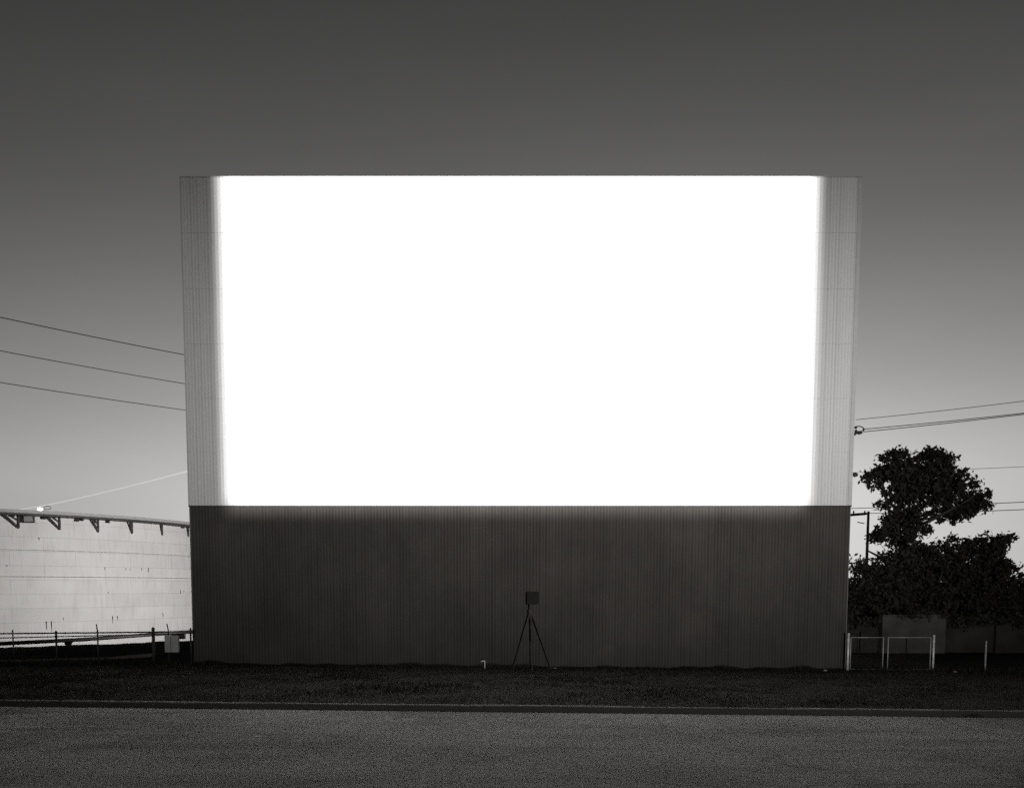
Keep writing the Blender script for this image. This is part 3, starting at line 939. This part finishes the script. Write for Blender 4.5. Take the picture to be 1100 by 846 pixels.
# ------------------------------------------------------------------ camera
cd = bpy.data.cameras.new('camera'); co = bpy.data.objects.new('camera', cd); C.objects.link(co)
co.location = (0, 0, CAM_H); co.rotation_euler = (math.pi / 2 - PITCH, 0, 0)
cd.sensor_width = 36; cd.sensor_fit = 'HORIZONTAL'; cd.lens = F / W0 * 36
cd.shift_x = (W0 / 2 - PX) / W0; cd.shift_y = (PY - H0 / 2) / W0
cd.clip_end = 6000; S.camera = co

# ------------------------------------------------------------------ light
SUN_EL, SUN_AZ = R(-1.0), R(6)                   # the sun has just gone, low behind the screen, a little to the right
w = bpy.data.worlds.new('World'); S.world = w; w.use_nodes = True
nt = w.node_tree; bg = nt.nodes['Background']
sk = nt.nodes.new('ShaderNodeTexSky'); sk.sky_type = 'NISHITA'; sk.sun_disc = False
sk.sun_elevation = SUN_EL; sk.sun_rotation = SUN_AZ
bwn = nt.nodes.new('ShaderNodeRGBToBW')          # black-and-white film: its contrast and shoulder, and a trace of print tone


def wm(op, a, b):
    n = nt.nodes.new('ShaderNodeMath'); n.operation = op
    for i, q in enumerate((a, b)):
        if isinstance(q, (int, float)):
            n.inputs[i].default_value = q
        else:
            nt.links.new(q, n.inputs[i])
    return n.outputs[0]


tcs = nt.nodes.new('ShaderNodeTexCoord'); sxs = nt.nodes.new('ShaderNodeSeparateXYZ'); cbs = nt.nodes.new('ShaderNodeCombineXYZ')
nt.links.new(tcs.outputs['Generated'], sxs.inputs[0])
for k in 'XY':
    nt.links.new(sxs.outputs[k], cbs.inputs[k])
nt.links.new(wm('MAXIMUM', sxs.outputs['Z'], 0.085), cbs.inputs['Z'])   # the afterglow stays full down to the horizon
nt.links.new(cbs.outputs[0], sk.inputs[0])
nt.links.new(sk.outputs[0], bwn.inputs[0])
yv = wm('POWER', wm('DIVIDE', bwn.outputs[0], 0.69), 2.6)
yv = wm('DIVIDE', wm('MULTIPLY', yv, 3.35), wm('ADD', wm('MULTIPLY', yv, 0.2), 1.0))
tcw = nt.nodes.new('ShaderNodeTexCoord'); mpw = nt.nodes.new('ShaderNodeMapping')
mpw.inputs['Scale'].default_value = (1.5, 1.5, 6.0)
nzw = nt.nodes.new('ShaderNodeTexNoise'); nzw.inputs['Scale'].default_value = 1.6; nzw.inputs['Detail'].default_value = 5
nt.links.new(tcw.outputs['Generated'], mpw.inputs[0]); nt.links.new(mpw.outputs[0], nzw.inputs['Vector'])
yv = wm('MULTIPLY', yv, wm('ADD', wm('MULTIPLY', nzw.outputs[0], 0.22), 0.89))   # faint uneven haze
tn = nt.nodes.new('ShaderNodeMixRGB'); tn.blend_type = 'MULTIPLY'; tn.inputs[0].default_value = 1
tn.inputs[2].default_value = (1.0, 0.982, 0.965, 1)
nt.links.new(yv, tn.inputs[1]); nt.links.new(tn.outputs[0], bg.inputs[0])
bg.inputs[1].default_value = 0.1

sl = bpy.data.lights.new('sun', 'SUN'); sl.energy = 0.04; sl.angle = R(4); sl.color = (1, 0.985, 0.96)
so = bpy.data.objects.new('sun', sl); C.objects.link(so)
so.location = (20, 120, 30)
sd = Vector((math.sin(SUN_AZ) * math.cos(SUN_EL), math.cos(SUN_AZ) * math.cos(SUN_EL), math.sin(SUN_EL)))
so.rotation_euler = (-sd).to_track_quat('-Z', 'Y').to_euler()

# the film projector in its booth behind the camera: a masked beam (the picture) plus its stray light
PJ = Vector((1.0, -55.0, 4.2)); DP = D - PJ.y
pl = bpy.data.lights.new('projector', 'SPOT'); pl.spot_size = R(120); pl.spot_blend = 0.0; pl.shadow_soft_size = 0.12
pl.energy = 0.8e6; pl.use_nodes = True
po = bpy.data.objects.new('projector', pl); C.objects.link(po); po.location = PJ
po.rotation_euler = (math.pi / 2, 0, 0)
nt = pl.node_tree; N = nt.nodes; L = nt.links; em = N['Emission']
tc = N.new('ShaderNodeTexCoord'); sx = N.new('ShaderNodeSeparateXYZ'); L.new(tc.outputs['Normal'], sx.inputs[0])


def mth(op, a, b=None, clamp=False):
    n = N.new('ShaderNodeMath'); n.operation = op; n.use_clamp = clamp
    for i, q in enumerate((a, b)):
        if q is None:
            continue
        if isinstance(q, (int, float)):
            n.inputs[i].default_value = q
        else:
            L.new(q, n.inputs[i])
    return n.outputs[0]


def step(src, a, b):
    n = N.new('ShaderNodeMapRange'); n.interpolation_type = 'SMOOTHSTEP'
    lo, hi = (a, b) if a < b else (b, a)
    n.inputs['From Min'].default_value = lo; n.inputs['From Max'].default_value = hi
    n.inputs['To Min'].default_value = 0.0 if a < b else 1.0
    n.inputs['To Max'].default_value = 1.0 if a < b else 0.0
    L.new(src, n.inputs['Value']); return n.outputs[0]


U = mth('DIVIDE', sx.outputs['X'], sx.outputs['Z']); V = mth('DIVIDE', sx.outputs['Y'], sx.outputs['Z'])
BX = mth('ADD', mth('MULTIPLY', U, -DP), PJ.x)   # where the beam meets the screen plane, in metres
BZ = mth('ADD', mth('MULTIPLY', V, -DP), PJ.z)
core = mth('MULTIPLY', mth('MULTIPLY', step(BX, -7.95, -7.2), step(BX, 9.92, 9.2)), step(BZ, 4.45, 5.4))
fall = mth('SUBTRACT', 1.0, mth('MULTIPLY', mth('POWER', mth('DIVIDE', mth('SUBTRACT', BX, 1.0), 14.0), 2.0), 0.25))
core = mth('MULTIPLY', core, fall)
SPILL, SV0, SVS = 0.215, 7.0, 7.0
q = mth('DIVIDE', mth('SUBTRACT', BZ, SV0), SVS)
gz = mth('POWER', 2.71828, mth('MULTIPLY', mth('MULTIPLY', q, q), -1.0))
qx = mth('DIVIDE', mth('SUBTRACT', BX, 5.5), 15.5)
gx = mth('POWER', 2.71828, mth('MULTIPLY', mth('MULTIPLY', qx, qx), -1.0))
spill = mth('MULTIPLY', mth('MULTIPLY', gz, gx), SPILL)
L.new(mth('ADD', core, spill), em.inputs['Strength'])

# unseen spot added behind the screen to brighten the tank
yl = bpy.data.lights.new('tank_fill_light', 'SPOT'); yl.spot_size = R(75); yl.spot_blend = 0.6; yl.shadow_soft_size = 0.3
yl.energy = 38000; yl.color = (1, 0.985, 0.97)
yo = bpy.data.objects.new('tank_fill_light', yl); C.objects.link(yo); yo.location = (5.0, 55, 5.0)
yo.rotation_euler = (Vector((-31, 71, 3.0)) - yo.location).to_track_quat('-Z', 'Y').to_euler()

# ------------------------------------------------------------------ colour management
S.view_settings.view_transform = 'Standard'; S.view_settings.look = 'None'
S.view_settings.exposure = 0.0; S.view_settings.gamma = 1.0
S.cycles.use_denoising = False
S.cycles.max_bounces = 6; S.cycles.sample_clamp_indirect = 1.0
